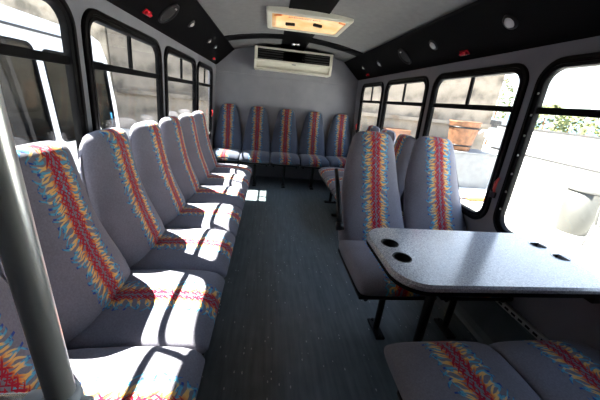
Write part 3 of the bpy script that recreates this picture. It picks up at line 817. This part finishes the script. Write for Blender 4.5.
for k in range(41):
    y = -40 + k*4.5; h = 6 + 3.2*math.sin(k*.5) + 2*math.sin(k*1.27+1)
    L.append([bm.verts.new((70, y, GZ)), bm.verts.new((76, y, h*.8)), bm.verts.new((85, y, h)), bm.verts.new((95, y, GZ))])
for a, b in zip(L, L[1:]):
    for q in range(3): bm.faces.new((a[q], a[q+1], b[q+1], b[q]))
struct(obj('hills', bm, M_hill, None, True))

# ------------------------------------------------------------------ white van parked on the left
VA = math.atan2(.09, 1)
vn = empty('white_van', 'white passenger van parked close outside the left windows', 'van', (-2.57, 4.77, GZ), -VA)
# local frame: +x towards our bus (near side at x=0), y along the van (front end at 0), z from ground
VL, VW = -5.6, 1.95
def vx(z): return -.05*max(0, z-1.2)
vouter = [(VL, .35), (-.02, .35), (0, .6), (-.02, 1.7), (-.07, 2.30), (-.16, 2.52), (-.30, 2.57), (-1.3, 2.60), (VL, 2.74)]
vholes = []
vw = [(-.46, -.12, 1.36, 2.26), (-1.17, -.54, 1.30, 2.29), (-2.4, -1.27, 1.30, 2.33), (-3.6, -2.50, 1.30, 2.37), (-4.8, -3.7, 1.30, 2.40)]
for a, b, c, d in vw: vholes.append(rrect(a, b, c, d, .08, 5))
bm = fill_with_holes(vouter, vholes, lambda y, z: Vector((vx(z), y, z)), PT=lambda y, z: Vector((vx(z)-.05, y, z)))
obj('side_panel', bm, M_white, vn)
bm = fill_with_holes(vouter, [], lambda y, z: Vector((-VW-vx(z), y, z)), PT=lambda y, z: Vector((-VW-vx(z)+.05, y, z)))
obj('far_side_panel', bm, M_white, vn)
bm = bmesh.new()
prof = [(-.36, 2.44, 0), (-.22, 2.38, 0), (-.10, 2.15, 0)]
rf = []
for y in (VL, -1.3, -.30, -.16, -.07):
    z = {VL: 2.74, -1.3: 2.60, -.30: 2.57, -.16: 2.52, -.07: 2.30}[y]; row = []
    for k in range(9):
        t = k/8; x = vx(z) + (-VW-2*vx(z))*t; row.append(bm.verts.new((x, y, z + (.10*math.sin(PI*t) if y < -.2 else .03*math.sin(PI*t)))))
    rf.append(row)
for a, b in zip(rf, rf[1:]):
    for k in range(8): bm.faces.new((a[k], a[k+1], b[k+1], b[k]))
o = obj('roof', bm, M_white, vn, True); sm = o.modifiers.new('thickness', 'SOLIDIFY'); sm.thickness = .03
bm = bmesh.new(); box(bm, -VW+.02, -.03, -.06, 0.0, .35, 1.35, .01); obj('nose_panel', bm, M_white, vn)
bm = bmesh.new(); box(bm, -VW+.02, -.03, VL, VL+.05, .35, 2.42, .01); obj('tail_panel', bm, M_white, vn)
bm = bmesh.new(); v = [bm.verts.new(p) for p in ((-.10, -.02, 1.36), (-VW+.10, -.02, 1.36), (-VW+.14, -.07, 2.28), (-.14, -.07, 2.28))]; bm.faces.new(v)
bmesh.ops.solidify(bm, geom=bm.faces[:], thickness=.006); obj('windscreen', bm, M_glass, vn)
for a, b, c, d in vw:
    L = [Vector((vx(z)-.018, y, z)) for y, z in rrect(a-.012, b+.012, c-.012, d+.012, .08, 5)]
    L2 = [p + Vector((-.006, 0, 0)) for p in L]
    wobj = obj('side_window', ring_loops([L, L2], True), M_vglass, vn)
    def lp(i, dx): return [Vector((vx(z)+dx, y, z)) for y, z in rrect(a+i, b-i, c+i, d-i, .075, 5)]
    obj('seal', ring_loops([lp(-.006, .004), lp(.016, .004), lp(.016, -.02), lp(-.006, -.02), lp(-.006, .004)]), M_rubber, wobj)
bm = bmesh.new(); box(bm, .0-.06, -.046, VL+.1, -.4, 2.44, 2.465, .004); obj('gutter', bm, M_greyline, vn)
bm = bmesh.new(); box(bm, -VW+.06, -.06, VL+.06, -.06, .55, .60); obj('cabin_floor', bm, M_dark, vn)
bm = bmesh.new(); box(bm, -VW+.08, -.08, -.55, -.07, 1.0, 1.40, .05); obj('dashboard', bm, simple('dash_grey', (.2, .2, .2), .6), vn)
for y in (-1.5, -2.6, -3.7):
    for x in (-.55, -1.35):
        bm = bmesh.new(); box(bm, x-.24, x+.24, y-.08, y+.08, .95, 1.62, .05); box(bm, x-.24, x+.24, y-.05, y+.45, .62, 1.0, .05); obj('passenger_seat', bm, M_bmetal, vn)
for y in (-1.0, -4.5):
    for x in (-.12, -VW+.12):
        bm = bmesh.new(); lathe(bm, [(0, -.1), (.33, -.1), (.36, 0), (.33, .1), (0, .1)], Matrix.Translation((x, y, .36)) @ Matrix.Rotation(PI/2, 4, 'Y'), 28); obj('wheel', bm, M_rubber, vn, True)
bt = empty('spray_bottle', 'blue bottle with orange cap on the dashboard of the white van', 'bottle', (-2.68, 4.63, GZ+1.405))
bm = bmesh.new(); bt.scale = (1.35, 1.35, 1.35); lathe(bm, [(0, 0), (.045, 0), (.048, .02), (.048, .13), (.03, .17), (.018, .19), (.018, .20)], None, 20); obj('bottle_body', bm, M_bottle, bt, True)
bm = bmesh.new(); lathe(bm, [(.02, .198), (.02, .235), (0, .237)], None, 16); obj('cap', bm, M_orange, bt, True)
